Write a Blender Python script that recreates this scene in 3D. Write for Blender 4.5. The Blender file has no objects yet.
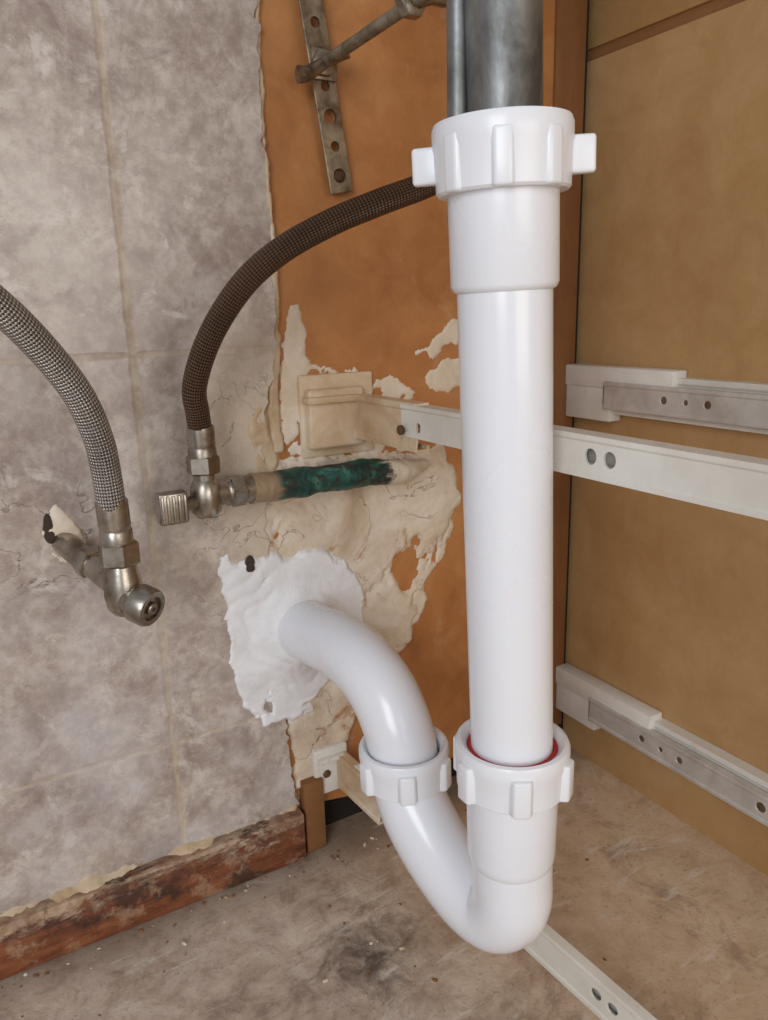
import bpy, bmesh, math, random
from mathutils import Vector, Matrix, noise
random.seed(4)
scene=bpy.context.scene
scene.view_settings.view_transform='Standard'
col=bpy.context.collection
V=Vector

def lin(c):
    o=[]
    for x in c:
        x/=255.0
        o.append(x/12.92 if x<=0.04045 else ((x+0.055)/1.055)**2.4)
    return (o[0],o[1],o[2],1.0)

# ---------------------------------------------------------------- materials
class MB:
    def __init__(s,name):
        s.m=bpy.data.materials.new(name); s.m.use_nodes=True
        s.t=s.m.node_tree; s.n=s.t.nodes; s.b=s.n['Principled BSDF']
        s.tc=s.n.new('ShaderNodeTexCoord')
    def L(s,a,b): s.t.links.new(a,b)
    def noise(s,scale,detail=6,rough=.6,dist=0,vec=None,stretch=None):
        v=vec or s.tc.outputs['Object']
        if stretch:
            mp=s.n.new('ShaderNodeMapping'); mp.inputs['Scale'].default_value=stretch
            s.L(v,mp.inputs[0]); v=mp.outputs[0]
        n=s.n.new('ShaderNodeTexNoise'); s.L(v,n.inputs['Vector'])
        n.inputs['Scale'].default_value=scale; n.inputs['Detail'].default_value=detail
        n.inputs['Roughness'].default_value=rough; n.inputs['Distortion'].default_value=dist
        return n.outputs['Fac']
    def ramp(s,f,stops):
        r=s.n.new('ShaderNodeValToRGB'); e=r.color_ramp.elements
        while len(e)<len(stops): e.new(.5)
        for i,(p,c) in enumerate(stops):
            e[i].position=p; e[i].color=lin(c) if len(c)==3 else c
        s.L(f,r.inputs[0]); return r.outputs[0]
    def fr(s,f,a,b,lo=0.,hi=1.):
        m=s.n.new('ShaderNodeMapRange'); m.inputs[1].default_value=a; m.inputs[2].default_value=b
        m.inputs[3].default_value=lo; m.inputs[4].default_value=hi
        s.L(f,m.inputs[0]); return m.outputs[0]
    def mix(s,f,a,b):
        x=s.n.new('ShaderNodeMix'); x.data_type='RGBA'
        if isinstance(f,(int,float)): x.inputs[0].default_value=f
        else: s.L(f,x.inputs[0])
        for i,c in ((6,a),(7,b)):
            if isinstance(c,tuple): x.inputs[i].default_value=lin(c)
            else: s.L(c,x.inputs[i])
        return x.outputs[2]
    def math(s,op,a,b=None,clamp=False):
        x=s.n.new('ShaderNodeMath'); x.operation=op; x.use_clamp=clamp
        for i,c in enumerate((a,b)):
            if c is None: continue
            if isinstance(c,(int,float)): x.inputs[i].default_value=c
            else: s.L(c,x.inputs[i])
        return x.outputs[0]
    def xyz(s,vec=None):
        x=s.n.new('ShaderNodeSeparateXYZ'); s.L(vec or s.tc.outputs['Object'],x.inputs[0]); return x.outputs
    def dist2(s,a,a0,b,b0):
        dx=s.math('ADD',a,-a0); dy=s.math('ADD',b,-b0)
        return s.math('SQRT',s.math('ADD',s.math('MULTIPLY',dx,dx),s.math('MULTIPLY',dy,dy)))
    def crack(s,scale,w,detail=4):
        a=s.math('ABSOLUTE',s.math('ADD',s.noise(scale,detail,.55,.5),-.5)); return s.fr(a,0.,w,1,0)
    def color(s,c):
        if isinstance(c,tuple): s.b.inputs['Base Color'].default_value=lin(c)
        else: s.L(c,s.b.inputs['Base Color'])
        return s
    def rough(s,r):
        if isinstance(r,(int,float)): s.b.inputs['Roughness'].default_value=r
        else: s.L(r,s.b.inputs['Roughness'])
        return s
    def metal(s,r):
        if isinstance(r,(int,float)): s.b.inputs['Metallic'].default_value=r
        else: s.L(r,s.b.inputs['Metallic'])
        return s
    def bump(s,h,strength=.5,dist=.001):
        b=s.n.new('ShaderNodeBump'); b.inputs['Strength'].default_value=strength
        b.inputs['Distance'].default_value=dist
        s.L(h,b.inputs['Height']); s.L(b.outputs[0],s.b.inputs['Normal']); return s

def m_tile():
    s=MB('marbled_ceramic_tile')
    o=s.xyz()
    n1=s.noise(11,9,.70,.2); n2=s.noise(85,8,.75,.1); n3=s.noise(26,8,.74,.5)
    base=s.ramp(n1,[(.32,(142,123,111)),(.46,(168,152,140)),(.58,(192,179,166)),(.75,(212,203,192))])
    spk=s.ramp(n2,[(.38,(126,106,97)),(.5,(172,156,145)),(.62,(210,199,188))])
    c=s.mix(.42,base,spk)
    bl=s.math('MULTIPLY',s.fr(n3,.52,.64),.55)
    c=s.mix(bl,c,(128,107,99))
    c=s.mix(s.math('MULTIPLY',s.fr(s.noise(38,8,.74,.5),.55,.64),.55),c,(218,209,198))
    def line(coord,off,per,w):
        a=s.math('ADD',coord,-off+per*20+per/2)
        a=s.math('MODULO',a,per); a=s.math('ADD',a,-per/2); a=s.math('ABSOLUTE',a)
        wob=s.math('MULTIPLY',s.math('ADD',s.noise(60,4),-.5),.0035)
        a=s.math('ADD',a,wob)
        return s.fr(a,w*.4,w,1,0)
    g=s.math('MAXIMUM',line(o['X'],-.346,.3,.0028),s.math('MULTIPLY',line(o['Z'],.336,.246,.0022),.85))
    gc=s.mix(s.fr(s.noise(120,4),.4,.6),(162,141,114),(192,175,150))
    c=s.mix(s.math('MULTIPLY',g,s.fr(s.noise(30,5),.3,.6,.42,.75)),c,gc)
    low=s.fr(o['Z'],.36,.05,0.05,.55); d=s.math('MULTIPLY',s.fr(s.noise(14,8,.7),.42,.66),low)
    c=s.mix(d,c,(208,205,207))
    # old beige plaster film wiped over the tiles beside the broken edge
    ex=s.fr(s.math('ADD',o['X'],s.math('MULTIPLY',s.math('ADD',s.noise(28,8,.7),-.5),.14)),-.325,-.29,0,.8)
    ez=s.math('MULTIPLY',s.fr(o['Z'],.12,.2),s.fr(o['Z'],.37,.29))
    c=s.mix(s.math('MULTIPLY',ex,ez),c,(206,190,168))
    # hairline cracks round the left valve hole and the broken edge
    m1=s.fr(s.dist2(o['X'],-.402,o['Z'],.236),.022,.045,1,0)
    m2=s.math('MULTIPLY',s.fr(o['X'],-.335,-.31),s.math('MULTIPLY',s.fr(o['Z'],.14,.18),s.fr(o['Z'],.34,.30)))
    ck=s.math('MULTIPLY',s.crack(26,.0075),s.math('MAXIMUM',m1,s.math('MULTIPLY',m2,.7)))
    c=s.mix(s.math('MULTIPLY',ck,.85),c,(92,76,64))
    s.color(c)
    s.rough(s.math('ADD',s.fr(n2,.3,.7,.18,.36),s.math('MULTIPLY',g,.35)))
    h=s.math('ADD',s.math('MULTIPLY',n1,.5),s.math('MULTIPLY',g,-.5)); h=s.math('ADD',h,s.math('MULTIPLY',s.noise(35,3),.35))
    h=s.math('ADD',h,s.math('MULTIPLY',ck,-.6))
    s.bump(h,.4,.0016); return s.m

def m_board(name,cols,spk=300,rough=.55,dust=None,long=None):
    s=MB(name)
    n1=s.noise(7,7,.6,.3); n2=s.noise(spk,5,.7); n3=s.noise(30,7,.7,.5,stretch=long)
    c=s.mix(.45,s.ramp(n1,[(.3,cols[0]),(.5,cols[1]),(.72,cols[2])]),s.ramp(n3,[(.3,cols[0]),(.5,cols[1]),(.7,cols[2])]))
    sp=s.fr(n2,.58,.70); c=s.mix(s.math('MULTIPLY',sp,.35),c,cols[0])
    if dust:
        f=s.math('MULTIPLY',s.fr(s.noise(12,9,.72,.4),dust[1],dust[2]),dust[3]); c=s.mix(f,c,dust[0])
    s.color(c); s.rough(s.fr(n3,.3,.7,rough-.08,rough+.12))
    s.bump(s.math('ADD',n3,s.math('MULTIPLY',n2,.3)),.3,.0012); return s.m

def m_floor():
    s=MB('dusty_cabinet_floor'); o=s.xyz()
    n1=s.noise(8,9,.70,.5); n2=s.noise(45,8,.75,.4); n3=s.noise(350,3,.6)
    a=s.ramp(n1,[(.32,(142,120,104)),(.46,(184,164,146)),(.58,(212,196,178)),(.72,(228,217,202))])
    b=s.ramp(n2,[(.38,(118,96,82)),(.48,(186,166,148)),(.60,(224,210,192))])
    c=s.mix(.42,a,b)
    warm=s.fr(o['X'],-.27,-.12); c=s.mix(s.math('MULTIPLY',warm,.5),c,(228,196,152))
    d=s.dist2(o['X'],-.268,o['Y'],-.112)
    d=s.math('ADD',d,s.math('MULTIPLY',s.math('ADD',s.noise(40,6,.7,1),-.5),.11))
    c=s.mix(s.fr(d,.002,.034,.9,0),c,(76,62,56))
    blot=s.noise(14,8,.74,.8); c=s.mix(s.fr(blot,.54,.66,0,.55),c,(122,96,80))
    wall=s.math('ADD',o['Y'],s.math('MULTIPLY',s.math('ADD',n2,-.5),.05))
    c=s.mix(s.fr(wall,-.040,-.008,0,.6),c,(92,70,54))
    c=s.mix(s.math('MULTIPLY',s.fr(n3,.6,.7),.4),c,(112,92,78))
    scr=s.noise(12,7,.72,1.4,stretch=(1,4,1)); c=s.mix(s.fr(scr,.56,.66,0,.6),c,(228,219,206))
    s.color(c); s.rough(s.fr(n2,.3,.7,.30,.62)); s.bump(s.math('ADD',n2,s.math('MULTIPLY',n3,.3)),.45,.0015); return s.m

def m_plaster(name,c1,c2,c3,bs=.5,rough=.8,sc=1.,stain=None,crack=.0):
    s=MB(name)
    n1=s.noise(18*sc,8,.65,.8); n2=s.noise(140*sc,6,.7); n3=s.noise(40*sc,6,.6,2)
    c=s.ramp(n1,[(.3,c1),(.5,c2),(.7,c3)])
    c=s.mix(s.fr(n2,.55,.75,0,.3),c,c1)
    if stain: c=s.mix(s.fr(s.noise(26,8,.72,1.1),stain[1],stain[2],0,.9),c,stain[0])
    h=s.math('ADD',s.math('ADD',n3,s.math('MULTIPLY',n2,.3)),s.math('MULTIPLY',n1,.6))
    if crack:
        cr=s.math('MULTIPLY',s.crack(20,.005,5),s.fr(s.noise(11,3),.50,.56))
        c=s.mix(s.math('MULTIPLY',cr,crack),c,(110,84,62)); h=s.math('ADD',h,s.math('MULTIPLY',cr,-.8))
    s.color(c).rough(rough); s.bump(h,bs,.002); return s.m

def m_pvc(name='white_pvc',c=(235,236,240),r=.24):
    s=MB(name); s.color(c).rough(s.fr(s.noise(12,4),.3,.7,r-.05,r+.08))
    s.b.inputs['Subsurface Weight'].default_value=.08; s.b.inputs['Subsurface Scale'].default_value=.004
    s.b.inputs['Coat Weight'].default_value=.2; s.b.inputs['Coat Roughness'].default_value=.12
    s.bump(s.noise(60,3),.08,.0005); return s.m

def m_metal(name,c1,c2,r=.25,metal=1.,sc=40,bs=.15,stretch=None):
    s=MB(name); n=s.noise(sc,6,.65,.4,stretch=stretch)
    s.color(s.mix(s.fr(n,.38,.66),c1,c2)).metal(metal).rough(s.fr(n,.3,.7,r,r+.25)); s.bump(n,bs,.0006); return s.m

def m_hose(name,dark,light,N=15,met=.7,rg=.36):
    s=MB(name); uv=s.n.new('ShaderNodeUVMap'); o=s.xyz(uv.outputs[0])
    a=s.math('MULTIPLY',o['X'],N*2*math.pi); b=s.math('MULTIPLY',o['Y'],N/.044*2*math.pi*.8)
    p=s.math('SINE',s.math('ADD',a,b)); q=s.math('SINE',s.math('SUBTRACT',a,b))
    h=s.math('MULTIPLY',p,q); h=s.fr(h,-.8,.8)
    fine=s.math('SINE',s.math('MULTIPLY',s.math('ADD',a,b),4.)); h2=s.math('ADD',h,s.math('MULTIPLY',fine,.12))
    c=s.mix(h,dark,light); c=s.mix(s.fr(s.noise(30,5),.45,.7,0,.35),c,dark)
    s.color(c).metal(met).rough(rg); s.bump(h2,.7,.0012); return s.m

def m_rail():
    s=MB('painted_drawer_slide'); n=s.noise(60,7,.7,.3); n2=s.noise(14,5,.6)
    c=s.mix(s.fr(n2,.45,.65),(226,222,212),(210,204,191)); c=s.mix(s.fr(n,.60,.74,0,.5),c,(176,156,128))
    s.color(c).rough(.36); s.bump(n,.06,.0005); return s.m

def m_paintwood():
    s=MB('flaking_painted_wood')
    n1=s.noise(28,9,.76,.4,stretch=(.5,1,1.3)); n2=s.noise(120,6,.7,stretch=(.2,1,1)); o=s.xyz()
    wood=s.ramp(n2,[(.3,(62,34,22)),(.5,(118,66,40)),(.7,(150,92,58))])
    wood=s.mix(s.fr(s.noise(30,7,.72),.50,.60,0,.8),wood,(52,38,31))
    wood=s.mix(s.fr(s.noise(55,7,.74),.53,.63,0,.65),wood,(172,138,110))
    z=s.fr(o['Z'],-.020,.012,-.14,.09)
    f=s.fr(s.math('ADD',n1,z),.48,.54,0,.9)
    c=s.mix(f,wood,s.ramp(s.noise(60,6,.7),[(.35,(132,96,70)),(.6,(192,168,142))])); s.color(c).rough(.55); s.bump(s.math('ADD',s.math('MULTIPLY',f,.8),s.math('MULTIPLY',n2,.6)),.6,.002); return s.m

def m_green():
    s=MB('teal_painted_pipe'); n=s.noise(45,8,.75,1.2); o=s.xyz()
    c=s.ramp(n,[(.34,(12,30,30)),(.46,(16,60,54)),(.56,(34,96,84)),(.64,(90,130,112)),(.70,(190,180,156))])
    f=s.fr(s.noise(55,6,.7,1.5),.52,.57,0,.85); c=s.mix(f,c,(44,36,30))
    e=s.fr(s.math('ADD',o['X'],s.math('MULTIPLY',s.math('ADD',n,-.5),.08)),-.196,-.186); c=s.mix(e,c,(208,194,172))
    e=s.fr(s.math('ADD',o['X'],s.math('MULTIPLY',s.math('ADD',n,-.5),.03)),-.270,-.276); c=s.mix(e,c,(152,128,100))
    s.color(c).rough(.38); s.bump(n,.8,.002); return s.m

M=dict(tile=m_tile(),
 chip=m_board('orange_hardboard',[(138,84,42),(174,114,62),(196,140,86)],420,.5,((210,190,158),.58,.78,.55)),
 side=m_board('tan_cabinet_side',[(162,122,76),(180,142,94),(194,160,114)],260,.40,((206,190,160),.6,.85,.3)),
 sideup=m_board('tan_cabinet_side_upper',[(158,120,70),(180,142,90),(192,158,108)],260,.42),
 raw=m_board('raw_wood_edge',[(100,64,34),(134,90,50),(154,108,64)],200,.75,None,(.3,.3,3)),
 corner_shade=m_board('corner_shade_brown',[(98,60,30),(124,78,40),(142,94,52)],200,.6,None,(3,3,.4)),  # darker brown that paints in the shade of the corner
 floor=m_floor(),
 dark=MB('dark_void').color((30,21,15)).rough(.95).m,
 mortar=m_plaster('fresh_white_mortar',(212,210,209),(230,229,229),(240,240,241),.35,.6,1.1),
 plaster=m_plaster('old_cream_plaster',(184,158,130),(214,197,174),(230,219,204),.55,.65,1.,((172,120,72),.58,.67),.6),
 cream=m_plaster('cream_filler',(166,136,100),(196,172,140),(212,194,168),.5,.7),
 smear=m_plaster('dry_plaster_smear',(198,176,146),(216,200,178),(228,218,202),.4,.8),
 pvc=m_pvc(), pvc2=m_pvc('white_pvc_nut',(235,236,239),.3),
 red=MB('red_rubber').color((190,40,42)).rough(.5).m,
 black=MB('hole_shadow').color((62,48,40)).rough(.9).m,
 chrome=m_metal('worn_chrome',(186,179,168),(124,112,97),.2,1.,50,.25),
 tail=m_metal('tarnished_tailpiece',(158,160,158),(98,96,92),.36,.95,30,.6,(1,1,.5)),
 steel=m_metal('galvanised_strap',(164,150,128),(104,84,64),.32,.8,70,.4),
 rust=m_metal('rusty_steel',(120,92,66),(70,44,30),.5,.5,90,.6),
 hose_d=m_hose('dark_braided_hose',(32,22,17),(120,92,70)),
 hose_l=m_hose('silver_braided_hose',(78,72,67),(214,208,200),15,.85,.28),
 rail=m_rail(), zinc=m_metal('zinc_track',(210,206,199),(180,173,162),.3,.25,30),
 plastic=m_plaster('clouded_cream_plastic',(180,146,108),(208,184,152),(226,212,190),.15,.3),
 wood=m_paintwood(), green=m_green())

# ---------------------------------------------------------------- geometry helpers
def obj(name,verts,faces,mat,smooth=True,uvs=None,parent=None,mats=None):
    me=bpy.data.meshes.new(name); me.from_pydata([tuple(v) for v in verts],[],faces); me.update()
    bm=bmesh.new(); bm.from_mesh(me); bmesh.ops.recalc_face_normals(bm,faces=bm.faces); bm.to_mesh(me); bm.free()
    if smooth:
        for p in me.polygons: p.use_smooth=True
    o=bpy.data.objects.new(name,me); col.objects.link(o)
    if mat: me.materials.append(mat)
    if parent: o.parent=parent
    return o
def empty(name,loc=(0,0,0)):
    e=bpy.data.objects.new(name,None); e.empty_display_size=.02; col.objects.link(e); return e
def autosm(o,ang=35):
    m=o.data
    bm=bmesh.new(); bm.from_mesh(m)
    for e in bm.edges:
        if len(e.link_faces)==2 and e.calc_face_angle(0)>math.radians(ang): e.smooth=False
    bm.to_mesh(m); bm.free(); return o
def box(name,lo,hi,mat,bev=.001,parent=None,seg=2):
    lo=V(lo);hi=V(hi)
    bm=bmesh.new(); bmesh.ops.create_cube(bm,size=1)
    for v in bm.verts: v.co=V(((v.co.x+.5)*(hi.x-lo.x)+lo.x,(v.co.y+.5)*(hi.y-lo.y)+lo.y,(v.co.z+.5)*(hi.z-lo.z)+lo.z))
    if bev: bmesh.ops.bevel(bm,geom=bm.edges[:],offset=bev,segments=seg,affect='EDGES',profile=.5)
    me=bpy.data.meshes.new(name); bm.to_mesh(me); bm.free(); me.materials.append(mat)
    o=bpy.data.objects.new(name,me); col.objects.link(o)
    for p in me.polygons: p.use_smooth=True
    autosm(o,40)
    if parent: o.parent=parent
    return o
def frame(axis):
    a=V(axis).normalized(); t=V((0,0,1)) if abs(a.z)<.9 else V((1,0,0))
    x=t.cross(a).normalized(); y=a.cross(x); return x,y,a
def lathe(name,prof,c,axis,mat,parent=None,seg=64,mod=None):
    x,y,a=frame(axis); c=V(c); vs=[];fs=[]
    n=len(prof)
    for i,(r,t) in enumerate(prof):
        for k in range(seg):
            th=2*math.pi*k/seg; rr=r
            if mod: rr=mod(r,t,th,i)
            vs.append(c+a*t+(x*math.cos(th)+y*math.sin(th))*rr)
    for i in range(n-1):
        for k in range(seg):
            k2=(k+1)%seg; fs.append((i*seg+k,i*seg+k2,(i+1)*seg+k2,(i+1)*seg+k))
    o=obj(name,vs,fs,mat,True,parent=parent); return autosm(o,38)
def cr(pts,n=12):
    P=[V(p) for p in pts]; P=[P[0]*2-P[1]]+P+[P[-1]*2-P[-2]]; out=[]
    for i in range(1,len(P)-2):
        for k in range(n):
            t=k/n; a,b,c,d=P[i-1:i+3]
            out.append(.5*((2*b)+(-a+c)*t+(2*a-5*b+4*c-d)*t*t+(-a+3*b-3*c+d)*t**3))
    out.append(P[-2]); return out
def tube(name,pts,rad,mat,parent=None,seg=32,n=12,cap=True,smoothpath=True,rn=0):
    P=cr(pts,n) if smoothpath else [V(p) for p in pts]
    m=len(P)
    T=[(P[min(i+1,m-1)]-P[max(i-1,0)]).normalized() for i in range(m)]
    x,_,_=frame(T[0]); vs=[];us=[];L=0
    for i in range(m):
        if i: L+=(P[i]-P[i-1]).length
        x=(x-T[i]*x.dot(T[i])).normalized(); y=T[i].cross(x)
        f=i/(m-1); r=rad(f) if callable(rad) else rad
        for k in range(seg):
            th=2*math.pi*k/seg; p=x*math.cos(th)+y*math.sin(th)
            rr=r
            if rn: rr=r*(1+rn*noise.fractal((P[i]+p*r)*60,1,2,4))
            vs.append(P[i]+p*rr)
        us.append(L)
    fs=[];uv=[]
    for i in range(m-1):
        for k in range(seg):
            k2=(k+1)%seg; fs.append((i*seg+k,i*seg+k2,(i+1)*seg+k2,(i+1)*seg+k))
            uv.append([(k/seg,us[i]),((k+1)/seg,us[i]),((k+1)/seg,us[i+1]),(k/seg,us[i+1])])
    if cap:
        fs.append(tuple(range(seg))[::-1]); fs.append(tuple(range((m-1)*seg,m*seg))); uv+= [[(0,0)]*seg]*2
    me=bpy.data.meshes.new(name); me.from_pydata([tuple(v) for v in vs],[],fs)
    ul=me.uv_layers.new(name='UVMap')
    for pi,p in enumerate(me.polygons):
        p.use_smooth=True
        for j in range(p.loop_total): ul.data[p.loop_start+j].uv=uv[pi][j]
    me.materials.append(mat); o=bpy.data.objects.new(name,me); col.objects.link(o)
    if parent:o.parent=parent
    return autosm(o,50)
def sdf(p,poly):
    ins=False; d=1e9; n=len(poly)
    for i in range(n):
        ax,az=poly[i]; bx,bz=poly[(i+1)%n]
        ex_,ez_=bx-ax,bz-az; t=((p[0]-ax)*ex_+(p[1]-az)*ez_)/(ex_*ex_+ez_*ez_+1e-12); t=max(0,min(1,t))
        d=min(d,math.hypot(p[0]-ax-ex_*t,p[1]-az-ez_*t))
        if (az>p[1])!=(bz>p[1]) and p[0]<(bx-ax)*(p[1]-az)/(bz-az)+ax: ins=not ins
    return d if ins else -d
def patch(name,poly,mat,thick=.004,ew=.006,cell=.0016,jit=.006,jf=90,rough=.0012,rf=70,y0=0.,extra=None,parent=None,relief=None,holes=None):
    """lump of plaster trowelled on the back wall: outline poly in (x,z)"""
    xs=[p[0] for p in poly]; zs=[p[1] for p in poly]; x0,x1=min(xs)-.008,max(xs)+.008; z0,z1=min(zs)-.008,max(zs)+.008
    nx=int((x1-x0)/cell)+1; nz=int((z1-z0)/cell)+1; idx={};vs=[];S={}
    for i in range(nx+1):
        for j in range(nz+1):
            x=x0+i*cell; z=z0+j*cell
            s=sdf((x,z),poly)+jit*noise.fractal(V((x*jf,z*jf,3.3)),.9,2.1,5)
            if holes: s=min(s,holes(x,z))
            S[i,j]=s
            f=max(-.4,min(1,s/ew)); f=f if f<0 else f*f*(3-2*f)
            h=thick*f*(.75+.5*noise.noise(V((x*25,z*25,1))))
            if f>0:
                if relief: h+=relief(x,z)*f
                h+=rough*f*(noise.fractal(V((x*rf,z*rf*1.2,7)),.8,2,5)+.3*abs(noise.noise(V((x*rf*.7,z*rf*.7,9)))))
            if f<0: h=f*.006
            if extra: h+=extra(x,z)*max(0,min(1,f*3))
            idx[i,j]=len(vs); vs.append((x,y0-h,z))
    fs=[]
    for i in range(nx):
        for j in range(nz):
            q=[(i,j),(i+1,j),(i+1,j+1),(i,j+1)]
            if max(S[k] for k in q)>-.0012: fs.append(tuple(idx[k] for k in q))
    used=sorted({k for f in fs for k in f}); mp={k:a for a,k in enumerate(used)}
    o=obj(name,[vs[k] for k in used],[tuple(mp[k] for k in f) for f in fs],mat,True,parent=parent); return o
def extrude_poly(name,poly,y_front,y_back,mat,parent=None,jag=0):
    P=[]
    for i,(x,z) in enumerate(poly):
        P.append((x,z))
        if jag:
            bx,bz=poly[(i+1)%len(poly)]; L=math.hypot(bx-x,bz-z)
            if L<.12:
                k=int(L/.003)
                for q in range(1,k):
                    t=q/k; xx=x+(bx-x)*t; zz=z+(bz-z)*t
                    P.append((xx+jag*noise.fractal(V((xx*120,zz*120,0)),.8,2,4),zz))
    bm=bmesh.new(); f=bm.faces.new([bm.verts.new((x,y_front,z)) for x,z in P])
    r=bmesh.ops.extrude_face_region(bm,geom=[f]); 
    for v in r['geom']:
        if isinstance(v,bmesh.types.BMVert): v.co.y=y_back
    bmesh.ops.recalc_face_normals(bm,faces=bm.faces)
    me=bpy.data.meshes.new(name); bm.to_mesh(me); bm.free(); me.materials.append(mat)
    o=bpy.data.objects.new(name,me); col.objects.link(o)
    if parent:o.parent=parent
    return o
def cut(o,cutters):
    for c in cutters:
        m=o.modifiers.new('b','BOOLEAN'); m.operation='DIFFERENCE'; m.solver='EXACT'; m.object=c
    bpy.context.view_layer.update()
    dg=bpy.context.evaluated_depsgraph_get(); me=bpy.data.meshes.new_from_object(o.evaluated_get(dg))
    o.modifiers.clear(); o.data=me
    for c in cutters: bpy.data.objects.remove(c,do_unlink=True)
def cyl(name,c,axis,r,h,mat,parent=None,seg=32,bev=.0006):
    return lathe(name,[(0.00001,-h/2),(r-bev,-h/2),(r,-h/2+bev),(r,h/2-bev),(r-bev,h/2),(0.00001,h/2)],c,axis,mat,parent,seg)
def hexnut(name,c,axis,r,h,mat,parent=None):
    rings=[(.00001,-h/2),(r*.86,-h/2),(r,-h/2+h*.1),(r,h/2-h*.1),(r*.86,h/2),(.00001,h/2)]
    return lathe(name,rings,c,axis,mat,parent,6)

# ---------------------------------------------------------------- room
ZF=-.027
box('floor',(-1.1,-1.0,ZF-.018),(.0,.02,ZF),M['floor'],0)
wb=empty('wall_back')
box('backing',(-1.1,.012,ZF-.018),(.02,.03,.75),M['dark'],0,wb)
extrude_poly('hardboard',[(-.275,.004),(-.262,.001),(-.24,.004),(-.19,-.004),(-.1,.002),(-.004,-.003),(-.006,.75),(-.275,.75)],0,.012,M['chip'],wb,.0015)
box('corner_shade_strip',(-.034,-.0025,-.004),(-.006,.004,.75),M['corner_shade'],.0006,wb)  # thin dark strip added to stand in for the corner shade on the hardboard
tile_poly=[(-1.1,.004),(-.262,.004),(-.266,.04),(-.268,.08),(-.272,.14),(-.274,.2),(-.272,.27),(-.268,.30),(-.2600,.33),(-.257,.37),(-.257,.42),(-.2595,.47),(-.258,.53),(-.258,.62),(-.26,.75),(-1.1,.75)]
extrude_poly('tiles',tile_poly,-.0045,.010,M['tile'],wb,.003)
# cream glue line running up the broken tile edge
edge=[(-.2595,.75),(-.2595,.56),(-.2600,.50),(-.2605,.45),(-.2590,.40),(-.2600,.36),(-.262,.33),(-.266,.30),(-.264,.27),(-.256,.27),(-.257,.31),(-.2530,.345),(-.2535,.40),(-.2560,.45),(-.2550,.53),(-.2562,.75)]
patch('edge_glue',edge,M['cream'],.0056,.0018,.0011,.0018,80,.0006,80,0,parent=wb)
wr=empty('wall_right')
box('side_panel',(0,-1.0,ZF-.018),(.018,.03,.528),M['side'],0,wr)
box('upper_panel',(0,-1.0,.536),(.018,.03,.75),M['sideup'],.0008,wr)
box('seam_edge',(.002,-1.0,.520),(.017,.03,.545),M['raw'],0,wr)
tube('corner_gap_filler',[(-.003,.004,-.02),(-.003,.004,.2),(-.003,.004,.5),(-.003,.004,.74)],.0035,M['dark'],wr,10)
box('baseboard_back',(-1.1,-.014,ZF),(-.262,-.003,.010),M['wood'],.0015)
# broken paint crust on top of the baseboard
bb=empty('trim_1')
patch('paint_crust',[(-1.0,.000),(-.6,.001),(-.45,.001),(-.36,.001),(-.262,.000),(-.262,.014),(-.30,.012),(-.36,.015),(-.42,.013),(-.5,.016),(-1.0,.015)],M['cream'],.0088,.006,.0020,.006,60,.0025,60,-.003,parent=bb)
box('panel_end_block',(-.2595,-.010,ZF),(-.244,.0,.030),M['raw'],.001,bb)

# ---------------------------------------------------------------- plaster
wp=empty('wall_plaster')
old=[(-.312,.232),(-.298,.243),(-.270,.262),(-.24,.262),(-.20,.262),(-.165,.262),(-.135,.262),(-.118,.245),(-.118,.218),(-.126,.195),(-.138,.172),(-.150,.145),(-.167,.115),(-.188,.098),(-.198,.082),(-.210,.070),(-.222,.045),(-.245,.028),(-.262,.022),(-.266,.07),(-.27,.12),(-.285,.16),(-.305,.20)]
def oldholes(x,z):
    n=noise.fractal(V((x*28,z*20,5.1)),1.0,2.1,5)
    return .020*(.46-n+ (0.25 if x<-.2 else 0)+(.2 if z>.235 else 0))
patch('old_plaster',old,M['plaster'],.0038,.0035,.0016,.008,40,.0010,40,0,parent=wp,holes=oldholes)
fresh=[(-.262,.198),(-.238,.198),(-.218,.188),(-.205,.165),(-.207,.135),(-.214,.113),(-.230,.100),(-.247,.084),(-.264,.078),(-.284,.084),(-.298,.098),(-.305,.125),(-.306,.150),(-.304,.172),(-.309,.192),(-.309,.210),(-.298,.216),(-.280,.204)]
def cone(x,z):
    d=math.hypot(x+.254,z-.145); return .010*max(0,1-(d-.018)/.020)**1.5 if d>.018 else .010
def swirl(x,z):
    d=math.hypot((x+.254),z-.147); th=math.atan2(z-.147,x+.254)
    q=d*95+1.6*noise.noise(V((math.cos(th)*1.6,math.sin(th)*1.6,d*12)))
    return .0012*abs(math.sin(q*3.1))**.7*(.45+noise.noise(V((math.cos(th)*2,math.sin(th)*2,d*30))))
def fh(x,z):
    d=math.hypot(x+.254,z-.147)
    if d<.046: return 1
    return .014*(.60-noise.fractal(V((x*45,z*36,2.2)),1.0,2.1,5)+max(0,(.058-d)*20))
patch('fresh_mortar',fresh,M['mortar'],.0028,.0024,.0011,.007,40,.0006,45,-.0036,cone,wp,swirl,fh)
patch('smear_upper',[(-.250,.370),(-.236,.362),(-.234,.345),(-.236,.325),(-.243,.305),(-.246,.285),(-.254,.275),(-.256,.31),(-.252,.34)],M['smear'],.0010,.003,.0015,.006,60,.0004,60,0,parent=wp)
patch('smear_chip',[(-.152,.328),(-.140,.336),(-.128,.346),(-.114,.350),(-.112,.336),(-.128,.330),(-.140,.324)],M['smear'],.001,.003,.0013,.005,80,.0004,60,0,parent=wp)
patch('smear_chip_2',[(-.150,.312),(-.130,.322),(-.112,.322),(-.10,.300),(-.13,.300),(-.15,.304)],M['smear'],.0009,.003,.0013,.006,60,.0004,60,0,parent=wp)
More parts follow.
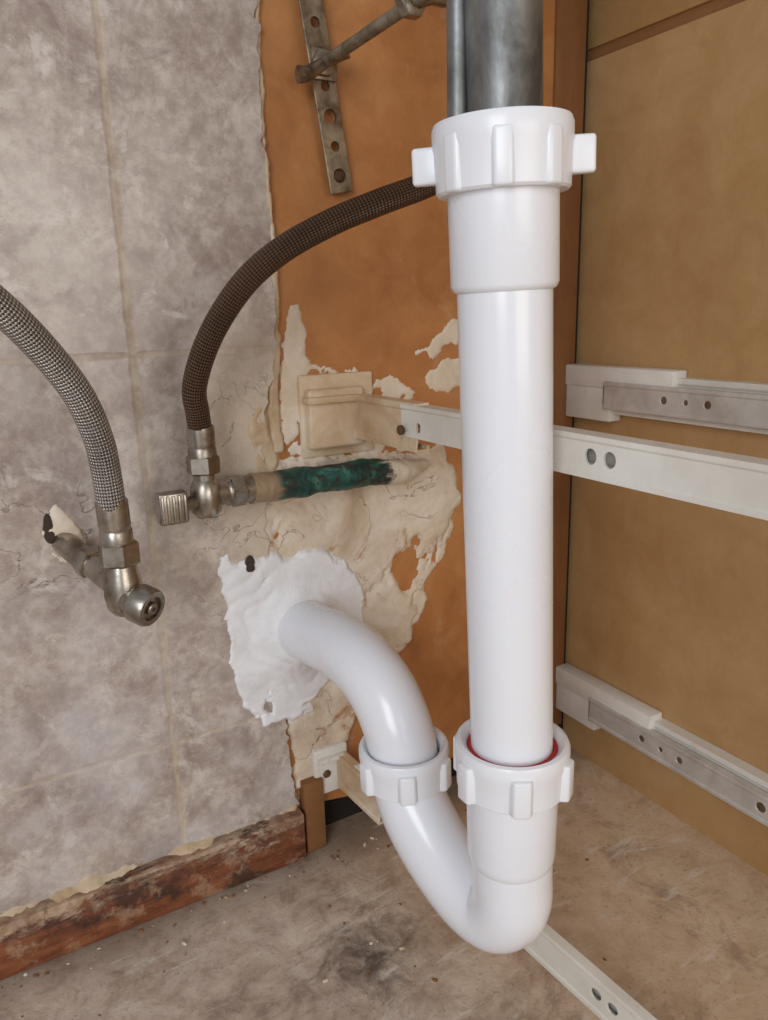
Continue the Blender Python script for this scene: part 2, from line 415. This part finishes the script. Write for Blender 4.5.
patch('smear_rail',[(-.250,.325),(-.225,.328),(-.205,.322),(-.175,.314),(-.15,.300),(-.14,.262),(-.21,.258),(-.256,.262)],M['smear'],.0009,.003,.0014,.009,55,.0004,60,0,parent=wp,holes=lambda x,z:.016*(.2-noise.fractal(V((x*50,z*40,8)),.8,2,5)))
patch('edge_lump',[(-.281,.305),(-.268,.308),(-.262,.29),(-.26,.26),(-.27,.246),(-.282,.262),(-.284,.285)],M['cream'],.008,.007,.0014,.004,60,.0018,60,0,parent=wp)
patch('white_scrape',[(-.146,.215),(-.134,.225),(-.120,.222),(-.122,.200),(-.136,.170),(-.150,.140),(-.162,.125),(-.160,.145),(-.148,.180)],M['smear'],.0014,.003,.0013,.006,60,.0005,60,-.0005,parent=wp,holes=lambda x,z:.016*(.35-noise.fractal(V((x*60,z*34,4)),.8,2,5)))
# small dark hole beside the mortar (broken tile)
lathe('broken_hole',[(.0001,.0003),(.0026,.0006),(.0032,.0004),(.0040,-.001)],(-.2865,-.0074,.2005),(0,-1,0),M['black'],wp,20,lambda r,t,th,i:r*(.72+.75*math.sin(th)**2+.1*math.sin(5*th)))
# chipped tile around left valve
patch('chipped_tile_rim',[(-.408,.240),(-.405,.254),(-.397,.257),(-.386,.249),(-.379,.232),(-.384,.219),(-.396,.218),(-.406,.226)],M['smear'],.0066,.004,.0011,.004,70,.0014,70,0,parent=wp)
lathe('valve_hole',[(.0001,.0002),(.0030,.0004),(.0052,.0001),(.0060,-.001)],(-.4020,-.0056,.2425),(0,-1,0),M['black'],wp,32,lambda r,t,th,i:r*.5*1.5/math.sqrt((1.5*math.cos(th))**2+(.5*math.sin(th))**2)*(1+.08*math.sin(5*th)))

# ---------------------------------------------------------------- PVC drain
dr=empty('sink_drain_trap')
R=.0197
xa=lambda z:-.2281-(z-.13)*.038   # slight lean of riser
tube('vertical_pipe',[(xa(z),-.2,z) for z in (.095,.15,.25,.35,.40)],R,M['pvc'],dr,72,6)
ax=(V((xa(.43),-.2,.43))-V((xa(.13),-.2,.13))).normalized()
lathe('coupling_sleeve',[(.0200,-.0015),(.0212,-.0008),(.0222,.0012),(.0222,.040),(.0228,.05),(.0200,.05)],(xa(.365),-.2,.365),ax,M['pvc'],dr,72)
def slip_nut(name,c,axis,r,h,rin,lugs,lw,lo,parent,phase=0,wings=(),wl=.01):
    prof=[(rin,-h*.5),(r*.93,-h*.5),(r*.965,-h*.46),(r*.98,h*.12),(r*1.0,h*.2),(r*1.0,h*.42),(r*.97,h*.5),(r*.90,h*.52),(rin+.002,h*.46),(rin+.0006,h*.40),(rin,h*.2)]
    lathe(name,prof,c,axis,M['pvc2'],parent,80)
    x,y,a=frame(axis); c=V(c)
    def lug(nm,th,w,out,z0,z1):
        d=x*math.cos(th)+y*math.sin(th); s=a.cross(d)
        bm=bmesh.new(); bmesh.ops.create_cube(bm,size=1)
        for v in bm.verts:
            rr=r*.86 if v.co.x<0 else r+out
            ww=w*(1.3 if v.co.x<0 else .80)
            v.co=c+d*rr+s*(v.co.y*ww)+a*(z0+(v.co.z+.5)*(z1-z0))
        bmesh.ops.recalc_face_normals(bm,faces=bm.faces)
        bmesh.ops.bevel(bm,geom=bm.edges[:],offset=.0014,segments=3,affect='EDGES',profile=.5)
        bmesh.ops.recalc_face_normals(bm,faces=bm.faces)
        me=bpy.data.meshes.new(nm); bm.to_mesh(me); bm.free(); me.materials.append(M['pvc2'])
        for p in me.polygons:p.use_smooth=True
        o=bpy.data.objects.new(nm,me); col.objects.link(o); o.parent=parent; autosm(o,50)
    for k in range(lugs):
        th=phase+2*math.pi*k/lugs
        if any(abs((th-w+math.pi)%(2*math.pi)-math.pi)<.2 for w in wings): continue
        lug('%s_lug_%d'%(name,k+1),th,lw,lo,-h*.5,h*.30)
    for k,w in enumerate(wings): lug('%s_wing_%d'%(name,k+1),w,.0060,wl,-h*.30,h*.24)
def angof(axis,d):
    x,y,a=frame(axis); d=V(d); return math.atan2(d.dot(y),d.dot(x))
w1=angof(ax,(.78,-.62,0)); 
slip_nut('upper_nut',(xa(.4138),-.2,.4138),ax,.0277,.026,.0150,8,.0085,.0005,dr,w1+.0,(w1,w1+math.pi),.0082)
slip_nut('lower_nut',(xa(.143),-.2,.1418),(0,0,1),.0278,.024,.0215,6,.010,.0022,dr,angof((0,0,1),(-.62,-.78,0))+.15)
lathe('red_washer',[(.0198,0),(.0216,0),(.0216,.0012),(.0198,.0012)],(xa(.143),-.2,.1500),(0,0,1),M['red'],dr,48)
bx=-.2281
lathe('trap_inlet_cup',[(.0205,.050),(.0222,.050),(.0224,.03),(.0220,.004),(.0215,.0008),(.0206,-.001)],(bx,-.2,.088),(0,0,1),M['pvc'],dr,72)
tube('trap_bend',[(bx,-.2,.105),(bx+.0004,-.2004,.080),(bx+.0008,-.1995,.0600),(bx-.001,-.1890,.0465),(bx-.0048,-.172,.0470),(bx-.0090,-.1505,.0580),(bx-.0122,-.1325,.0735),(-.2412,-.1225,.088),(-.2418,-.120,.104)],.0205,M['pvc'],dr,72,10)
ax2=V((-.02,.0,1)).normalized()
slip_nut('outlet_nut',(-.2418,-.120,.1035),ax2,.0262,.022,.0205,6,.010,.0020,dr,angof(ax2,(-.55,-.83,0))+.1)
tube('outlet_elbow',[(-.2418,-.120,.090),(-.2422,-.120,.105),(-.2434,-.1165,.123),(-.2452,-.1045,.1400),(-.2474,-.086,.1505),(-.2496,-.062,.1545),(-.2524,-.033,.1520),(-.2550,.008,.1475)],.0200,M['pvc'],dr,72,10)

# metal tailpiece above
tp=empty('metal_tailpiece')
tx=xa(.45)
lathe('tailpiece_tube',[(.0148,-.04),(.0148,.30)],(tx+.0018,-.2005,.43),ax,M['tail'],tp,64)
tube('overflow_tube',[(tx-.0130,-.190,.415),(tx-.0132,-.190,.5),(tx-.0134,-.190,.60),(tx-.014,-.190,.73)],.0042,M['tail'],tp,20)

# ---------------------------------------------------------------- hoses & valves
tube('braided_hose',[(-.318,-.029,.290),(-.3195,-.031,.303),(-.3215,-.037,.320),(-.3140,-.048,.346),(-.2990,-.060,.371),(-.2805,-.070,.3880),(-.2545,-.078,.4020),(-.228,-.085,.4125),(-.197,-.087,.4235),(-.172,-.09,.438),(-.155,-.098,.465),(-.149,-.1,.50),(-.148,-.1,.56),(-.148,-.1,.68)],.0068,M['hose_d'],None,32,14)
tube('braided_hose.001',[(-.3760,-.056,.262),(-.3770,-.058,.280),(-.3790,-.062,.296),(-.3835,-.067,.312),(-.3900,-.072,.3265),(-.4020,-.080,.3445),(-.4160,-.090,.3610),(-.4340,-.100,.377),(-.458,-.11,.392),(-.49,-.12,.408)],.0073,M['hose_l'],None,32,14)

vb=empty('angle_stop_valve')
cx,cy,cz=-.318,-.028,.2575
lathe('hose_ferrule',[(.0072,-.010),(.0082,-.009),(.0082,-.004),(.0076,-.003),(.0080,-.001),(.0080,.008),(.0072,.009)],(cx,cy-.0005,.287),(0,0,1),M['chrome'],vb,32)
hexnut('hose_nut',(cx,cy,.2735),(0,0,1),.0098,.011,M['chrome'],vb)
lathe('valve_neck',[(.006,-.02),(.0062,.012)],(cx,cy,.262),(0,0,1),M['chrome'],vb,32)
lathe('valve_body',[(.0001,-.012),(.0055,-.0115),(.0086,-.008),(.0092,0),(.0086,.007),(.0062,.011)],(cx,cy,.2535),(0,0,1),M['chrome'],vb,32)
tube('inlet_barrel',[(cx,cy,.2545),(-.308,-.026,.2545),(-.300,-.025,.2545),(-.284,-.0235,.2545)],lambda f:.0072 if f<.45 else .0084,M['chrome'],vb,32,6)
hexnut('compression_nut',(-.2985,-.0250,.2545),(1,.05,0),.0098,.010,M['chrome'],vb)
tube('knob_stem',[(cx,cy,.2525),(-.326,-.030,.2522),(-.333,-.032,.2520)],.0042,M['chrome'],vb,20,4)
# ribbed rectangular turn handle
box('handle',(-.3475,-.0370,.2425),(-.3310,-.0285,.2610),M['chrome'],.0014,vb,3)
for k in range(5):
    x0=-.3465+k*.0032
    box('handle_rib_%d'%(k+1),(x0,-.0384,.2440),(x0+.0017,-.0360,.2595),M['chrome'],.0004,vb)

va=empty('angle_stop_valve.001')
ax_,ay_,az_=-.374,-.052,.215
tube('wall_inlet',[(-.397,.004,.236),(-.392,-.012,.231),(-.383,-.032,.223),(ax_,ay_,az_)],.0068,M['chrome'],va,28,6)
hexnut('wall_nut',(-.3865,-.025,.2262),(.5,-1,-.42),.0088,.008,M['chrome'],va)
lathe('hose_ferrule_a',[(.0074,-.013),(.0084,-.012),(.0084,-.006),(.0078,-.005),(.0082,-.003),(.0082,.010),(.0074,.011)],(-.3755,-.0550,.2555),(-.03,-.03,1),M['chrome'],va,32)
hexnut('hose_nut_a',(-.3745,-.0535,.2370),(0,0,1),.0108,.013,M['chrome'],va)
lathe('body_a',[(.0001,-.013),(.0065,-.0125),(.0094,-.009),(.0104,-.002),(.0096,.006),(.0072,.018)],(ax_,ay_,az_),(0,0,1),M['chrome'],va,32)
dirn=V((.50,-.72,-.22)).normalized(); cc=V((ax_+.0025,ay_-.005,az_-.004))
lathe('spindle_housing',[(.0080,-.010),(.0090,.002),(.0106,.004),(.0106,.0125),(.0096,.0142),(.0068,.0142),(.0064,.0118),(.0001,.0118)],cc,dirn,M['chrome'],va,40)
cyl('spindle_screw',cc+dirn*.0130,dirn,.0036,.004,M['chrome'],va,24)
cyl('spindle_slot',cc+dirn*.0147,dirn,.0013,.001,M['black'],va,12,.0002)

gp=tube('painted_supply_pipe',[(-.289,-.024,.2540),(-.272,-.0225,.2535),(-.25,-.021,.2530),(-.22,-.020,.2525),(-.195,-.018,.2515),(-.172,-.015,.2500),(-.152,-.008,.2500)],lambda f:(.0086 if f<.1 else .0089)*(1-.55*max(0,(f-.7)/.3)**1.5),M['green'],None,36,16,True,True,.2)
patch('pipe_bedding',[(-.285,.258),(-.26,.264),(-.22,.262),(-.18,.260),(-.150,.257),(-.148,.243),(-.18,.239),(-.22,.238),(-.26,.236),(-.285,.240)],M['plaster'],.0115,.008,.0016,.004,60,.002,60,0,parent=wp)

# ---------------------------------------------------------------- strap and rod
st=empty('perforated_hanger_strap')
def strap():
    p0=V((-.2095,-.006,.428)); p1=V((-.238,-.010,.600)); up=(p1-p0).normalized(); L=(p1-p0).length
    s=up.cross(V((0,-1,0))).normalized(); nrm=s.cross(up).normalized()
    w=.0078
    bm=bmesh.new(); bmesh.ops.create_cube(bm,size=1)
    for v in bm.verts: v.co=p0+up*((v.co.z+.5)*L)+s*(v.co.x*2*w)+nrm*(v.co.y*.0018)
    bmesh.ops.recalc_face_normals(bm,faces=bm.faces)
    bmesh.ops.bevel(bm,geom=bm.edges[:],offset=.0005,segments=1,affect='EDGES')
    me=bpy.data.meshes.new('strap'); bm.to_mesh(me); bm.free(); me.materials.append(M['steel'])
    o=bpy.data.objects.new('strap',me); col.objects.link(o); o.parent=st
    cs=[]
    for k in range(10):
        c=p0+up*(.010+k*.0165)
        cs.append(cyl('c',c,nrm,.0042 if k%2==0 else .0030,.01,M['steel'],None,20,.0001))
    cut(o,cs)
    cyl('strap_foot_bolt',p0+up*.010+V((0,.003,0)),(0,-1,0),.0034,.006,M['rust'],st,16)
strap()
rod=empty('threaded_support_rod')
prof=[(.0001,0)]+[(.0030+(.0003 if i%2 else 0),.0006*i+.0002) for i in range(260)]+[(.0001,.157)]
lathe('rod_shaft',prof,(-.222,.001,.497),(.01,-1,.02),M['steel'],rod,20)
hexnut('lock_nut',(-.222,-.0125,.4972),(0,-1,0),.0075,.006,M['steel'],rod)
hexnut('lock_nut_front',(-.222,-.1085,.4995),(0,-1,0),.0078,.007,M['chrome'],rod)
box('rod_saddle',(-.2285,-.0110,.4890),(-.2120,-.0085,.5060),M['steel'],.0006,rod)
tube('wing_left',[(-.224,-.0145,.496),(-.231,-.016,.4915),(-.237,-.018,.4885),(-.241,-.018,.4880)],lambda f:.0036+.0012*f,M['steel'],rod,16,6)
tube('wing_right',[(-.220,-.0145,.498),(-.214,-.016,.5015),(-.209,-.018,.504)],lambda f:.0034+.0008*f,M['steel'],rod,16,6)
tube('rod_hook',[(-.221,-.112,.4995),(-.214,-.114,.5015),(-.206,-.113,.5020),(-.199,-.110,.5045)],.0042,M['chrome'],rod,16,6)

# ---------------------------------------------------------------- drawer slides
def channel(name,pts,z0,z1,start,end,mat,parent,side=-1,holes=(),th=.0016,dep=.010,rib=.0008,dz=0.):
    """C-section whose flat web faces `side` in x. start/end=(x,y); dz = drop of the far end"""
    H=z1-z0
    pr=[(0,0),(0,H*.12),(-rib,H*.17),(-rib,H*.83),(0,H*.88),(0,H),(-dep,H),(-dep,H-.004),(-dep+th,H-.004),(-dep+th,H-th),(-th,H-th),(-th-rib,H*.7),(-th-rib,H*.3),(-th,th),(-dep+th,th),(-dep+th,.004),(-dep,.004),(-dep,0)]
    vs=[];n=len(pr)
    for q,(x,y) in enumerate((start,end)):
        for a,b in pr: vs.append((x+side*a,y,z0+b+dz*q))
    fs=[(i,(i+1)%n,n+(i+1)%n,n+i) for i in range(n)]+[tuple(range(n))[::-1],tuple(range(n,2*n))]
    o=obj(name,vs,fs,mat,False,parent=parent)
    cs=[]
    for (y,z,r) in holes:
        t=(y-start[1])/(end[1]-start[1]); x=start[0]+(end[0]-start[0])*t
        cs.append(cyl('c',(x,y,z+dz*t),(1,0,0),r,.008,mat,None,24,.0001))
    if cs: cut(o,cs)
    m=o.modifiers.new('bev','BEVEL'); m.width=.0005; m.segments=2; m.limit_method='ANGLE'
    return o
# upper slide standing clear of the panel
s1=empty('drawer_slide')
channel('outer_rail',None,.2838,.3028,(-.207,-.066),(-.205,-.62),M['rail'],s1,-1,[(-.221,.2935,.0036),(-.232,.2935,.0036),(-.084,.290,.003),(-.42,.290,.004)])
channel('inner_rail',None,.2860,.3008,(-.1990,-.05),(-.197,-.60),M['zinc'],s1,1,[],.0012,.004)
channel('rear_arm',None,.275,.304,(-.2085,-.004),(-.2065,-.082),M['plastic'],s1,-1,[])
box('rear_bracket',(-.241,-.010,.270),(-.200,.001,.309),M['plastic'],.0025,s1,3)
box('rear_bracket_plate',(-.244,-.0035,.264),(-.190,.001,.318),M['plastic'],.0015,s1,2)
box('bracket_rib',(-.243,-.014,.300),(-.206,-.004,.3045),M['plastic'],.001,s1,2)
cyl('bracket_screw',(-.2105,-.072,.288),(-1,0,0),.0030,.003,M['rust'],s1,20)
# lower slide: rear end held by its wall bracket, front end resting on the floor
s2=empty('drawer_slide.001')
channel('outer_rail_b',None,.020,.043,(-.2265,-.025),(-.1690,-.372),M['rail'],s2,-1,[(-.228,.0320,.0032),(-.238,.0320,.0032),(-.06,.0320,.003)],.0014,.006,.0006,-.046)
channel('inner_rail_b',None,.0230,.040,(-.2205,-.025),(-.1630,-.370),M['zinc'],s2,1,[],.0012,.003,.0004,-.046)
channel('rear_arm_b',None,.0185,.0455,(-.2330,-.001),(-.2245,-.055),M['plastic'],s2,-1,[],.0016,.008,.0006,-.0072)
box('rear_bracket_b',(-.2490,-.007,.014),(-.222,.0,.051),M['rail'],.002,s2,3)
box('rear_bracket_b_rib',(-.247,-.011,.041),(-.226,-.004,.045),M['rail'],.001,s2,2)
cyl('bracket_screw_b',(-.2400,-.0075,.031),(0,-1,0),.0030,.002,M['rust'],s2,20)
# slides on the right-hand side panel
def sidepair(nm,zc):
    s=empty(nm)
    channel('cabinet_member',None,zc-.0150,zc+.0150,(-.0105,-.003),(-.0105,-.66),M['rail'],s,-1,[],.0014,.0105)
    box('rear_clip',(-.0150,-.105,zc+.004),(-.0005,-.001,zc+.020),M['rail'],.0015,s)
    box('rear_clip_base',(-.0135,-.048,zc-.021),(-.0005,-.001,zc+.018),M['rail'],.0015,s)
    channel('sliding_member',None,zc-.0105,zc+.0095,(-.0180,-.045),(-.0180,-.64),M['zinc'],s,-1,[(y,zc,r) for y,r in ((-.10,.0026),(-.118,.0018),(-.135,.0026),(-.20,.0034),(-.215,.002))],.0012,.006)
    box('bearing_cage',(-.0165,-.62,zc-.0025),(-.0145,-.06,zc+.0025),M['steel'],.0004,s)
    for k in range(4):
        cyl('rail_screw_%d'%(k+1),(-.012,-.075-.14*k,zc+.012),(-1,0,0),.0024,.002,M['zinc'],s,16)
sidepair('drawer_slide.002',.2925)
sidepair('drawer_slide.003',.034)

# ---------------------------------------------------------------- debris on floor
bm=bmesh.new()
for k in range(150):
    r=random.random()
    if r<.55: x=random.uniform(-.5,-.02); y=-abs(random.gauss(.015,.015))-.004
    elif r<.75: x=random.gauss(-.265,.025); y=random.gauss(-.11,.02)
    else: x=random.uniform(-.45,-.02); y=random.uniform(-.4,-.01)
    if y>-.016: y=-.016-random.random()*.01
    s=random.choice([.0004,.0006,.0008,.0012]) 
    mtx=Matrix.Translation((x,y,ZF+s*.3))@Matrix.Rotation(random.random()*6,4,'Z')@Matrix.Diagonal((s*random.uniform(.8,2.2),s,s*.7,1))
    r_=bmesh.ops.create_icosphere(bm,subdivisions=1,radius=1,matrix=mtx)
    mi=random.choice([0,1,1,1,2])
    for v in r_['verts']:
        for f in v.link_faces: f.material_index=mi
me=bpy.data.meshes.new('floor_debris'); bm.to_mesh(me); bm.free()
for k in ('smear','raw','cream'): me.materials.append(M[k])
o=bpy.data.objects.new('floor_debris',me); col.objects.link(o)

# ---------------------------------------------------------------- light
w=bpy.data.worlds.new('World'); scene.world=w; w.use_nodes=True
bg=w.node_tree.nodes['Background']; bg.inputs[0].default_value=(.90,.92,.99,1); bg.inputs[1].default_value=.37
def area(name,loc,tgt,size,power,c):
    l=bpy.data.lights.new(name,'AREA'); l.shape='RECTANGLE'; l.size=size[0]; l.size_y=size[1]; l.energy=power; l.color=c
    o=bpy.data.objects.new(name,l); col.objects.link(o); o.location=loc
    o.rotation_euler=(V(tgt)-V(loc)).to_track_quat('-Z','Y').to_euler(); return o
area('window_light',(-1.35,-1.25,.72),(-.25,-.05,.10),(.6,.9),12,(.90,.94,1.0))
area('room_light',(-.1,-1.5,.45),(-.2,-.1,.05),(.9,.6),5.5,(1.0,.94,.86))

# ---------------------------------------------------------------- camera
cd=bpy.data.cameras.new('camera'); cam=bpy.data.objects.new('camera',cd); col.objects.link(cam)
cd.sensor_fit='HORIZONTAL'; cd.sensor_width=36; cd.lens=36*770/768; cd.clip_start=.01
rt=V((0.8628,-0.5049,-0.0254)); up=V((0.148,0.2042,0.9677)); bk=V((-0.4834,-0.8387,0.2509))
rt.normalize(); bk=(bk-rt*bk.dot(rt)).normalized(); up=bk.cross(rt)
mw=Matrix((rt,up,bk)).transposed().to_4x4(); mw.translation=V((-.447,-.46,.357)); cam.matrix_world=mw
scene.camera=cam
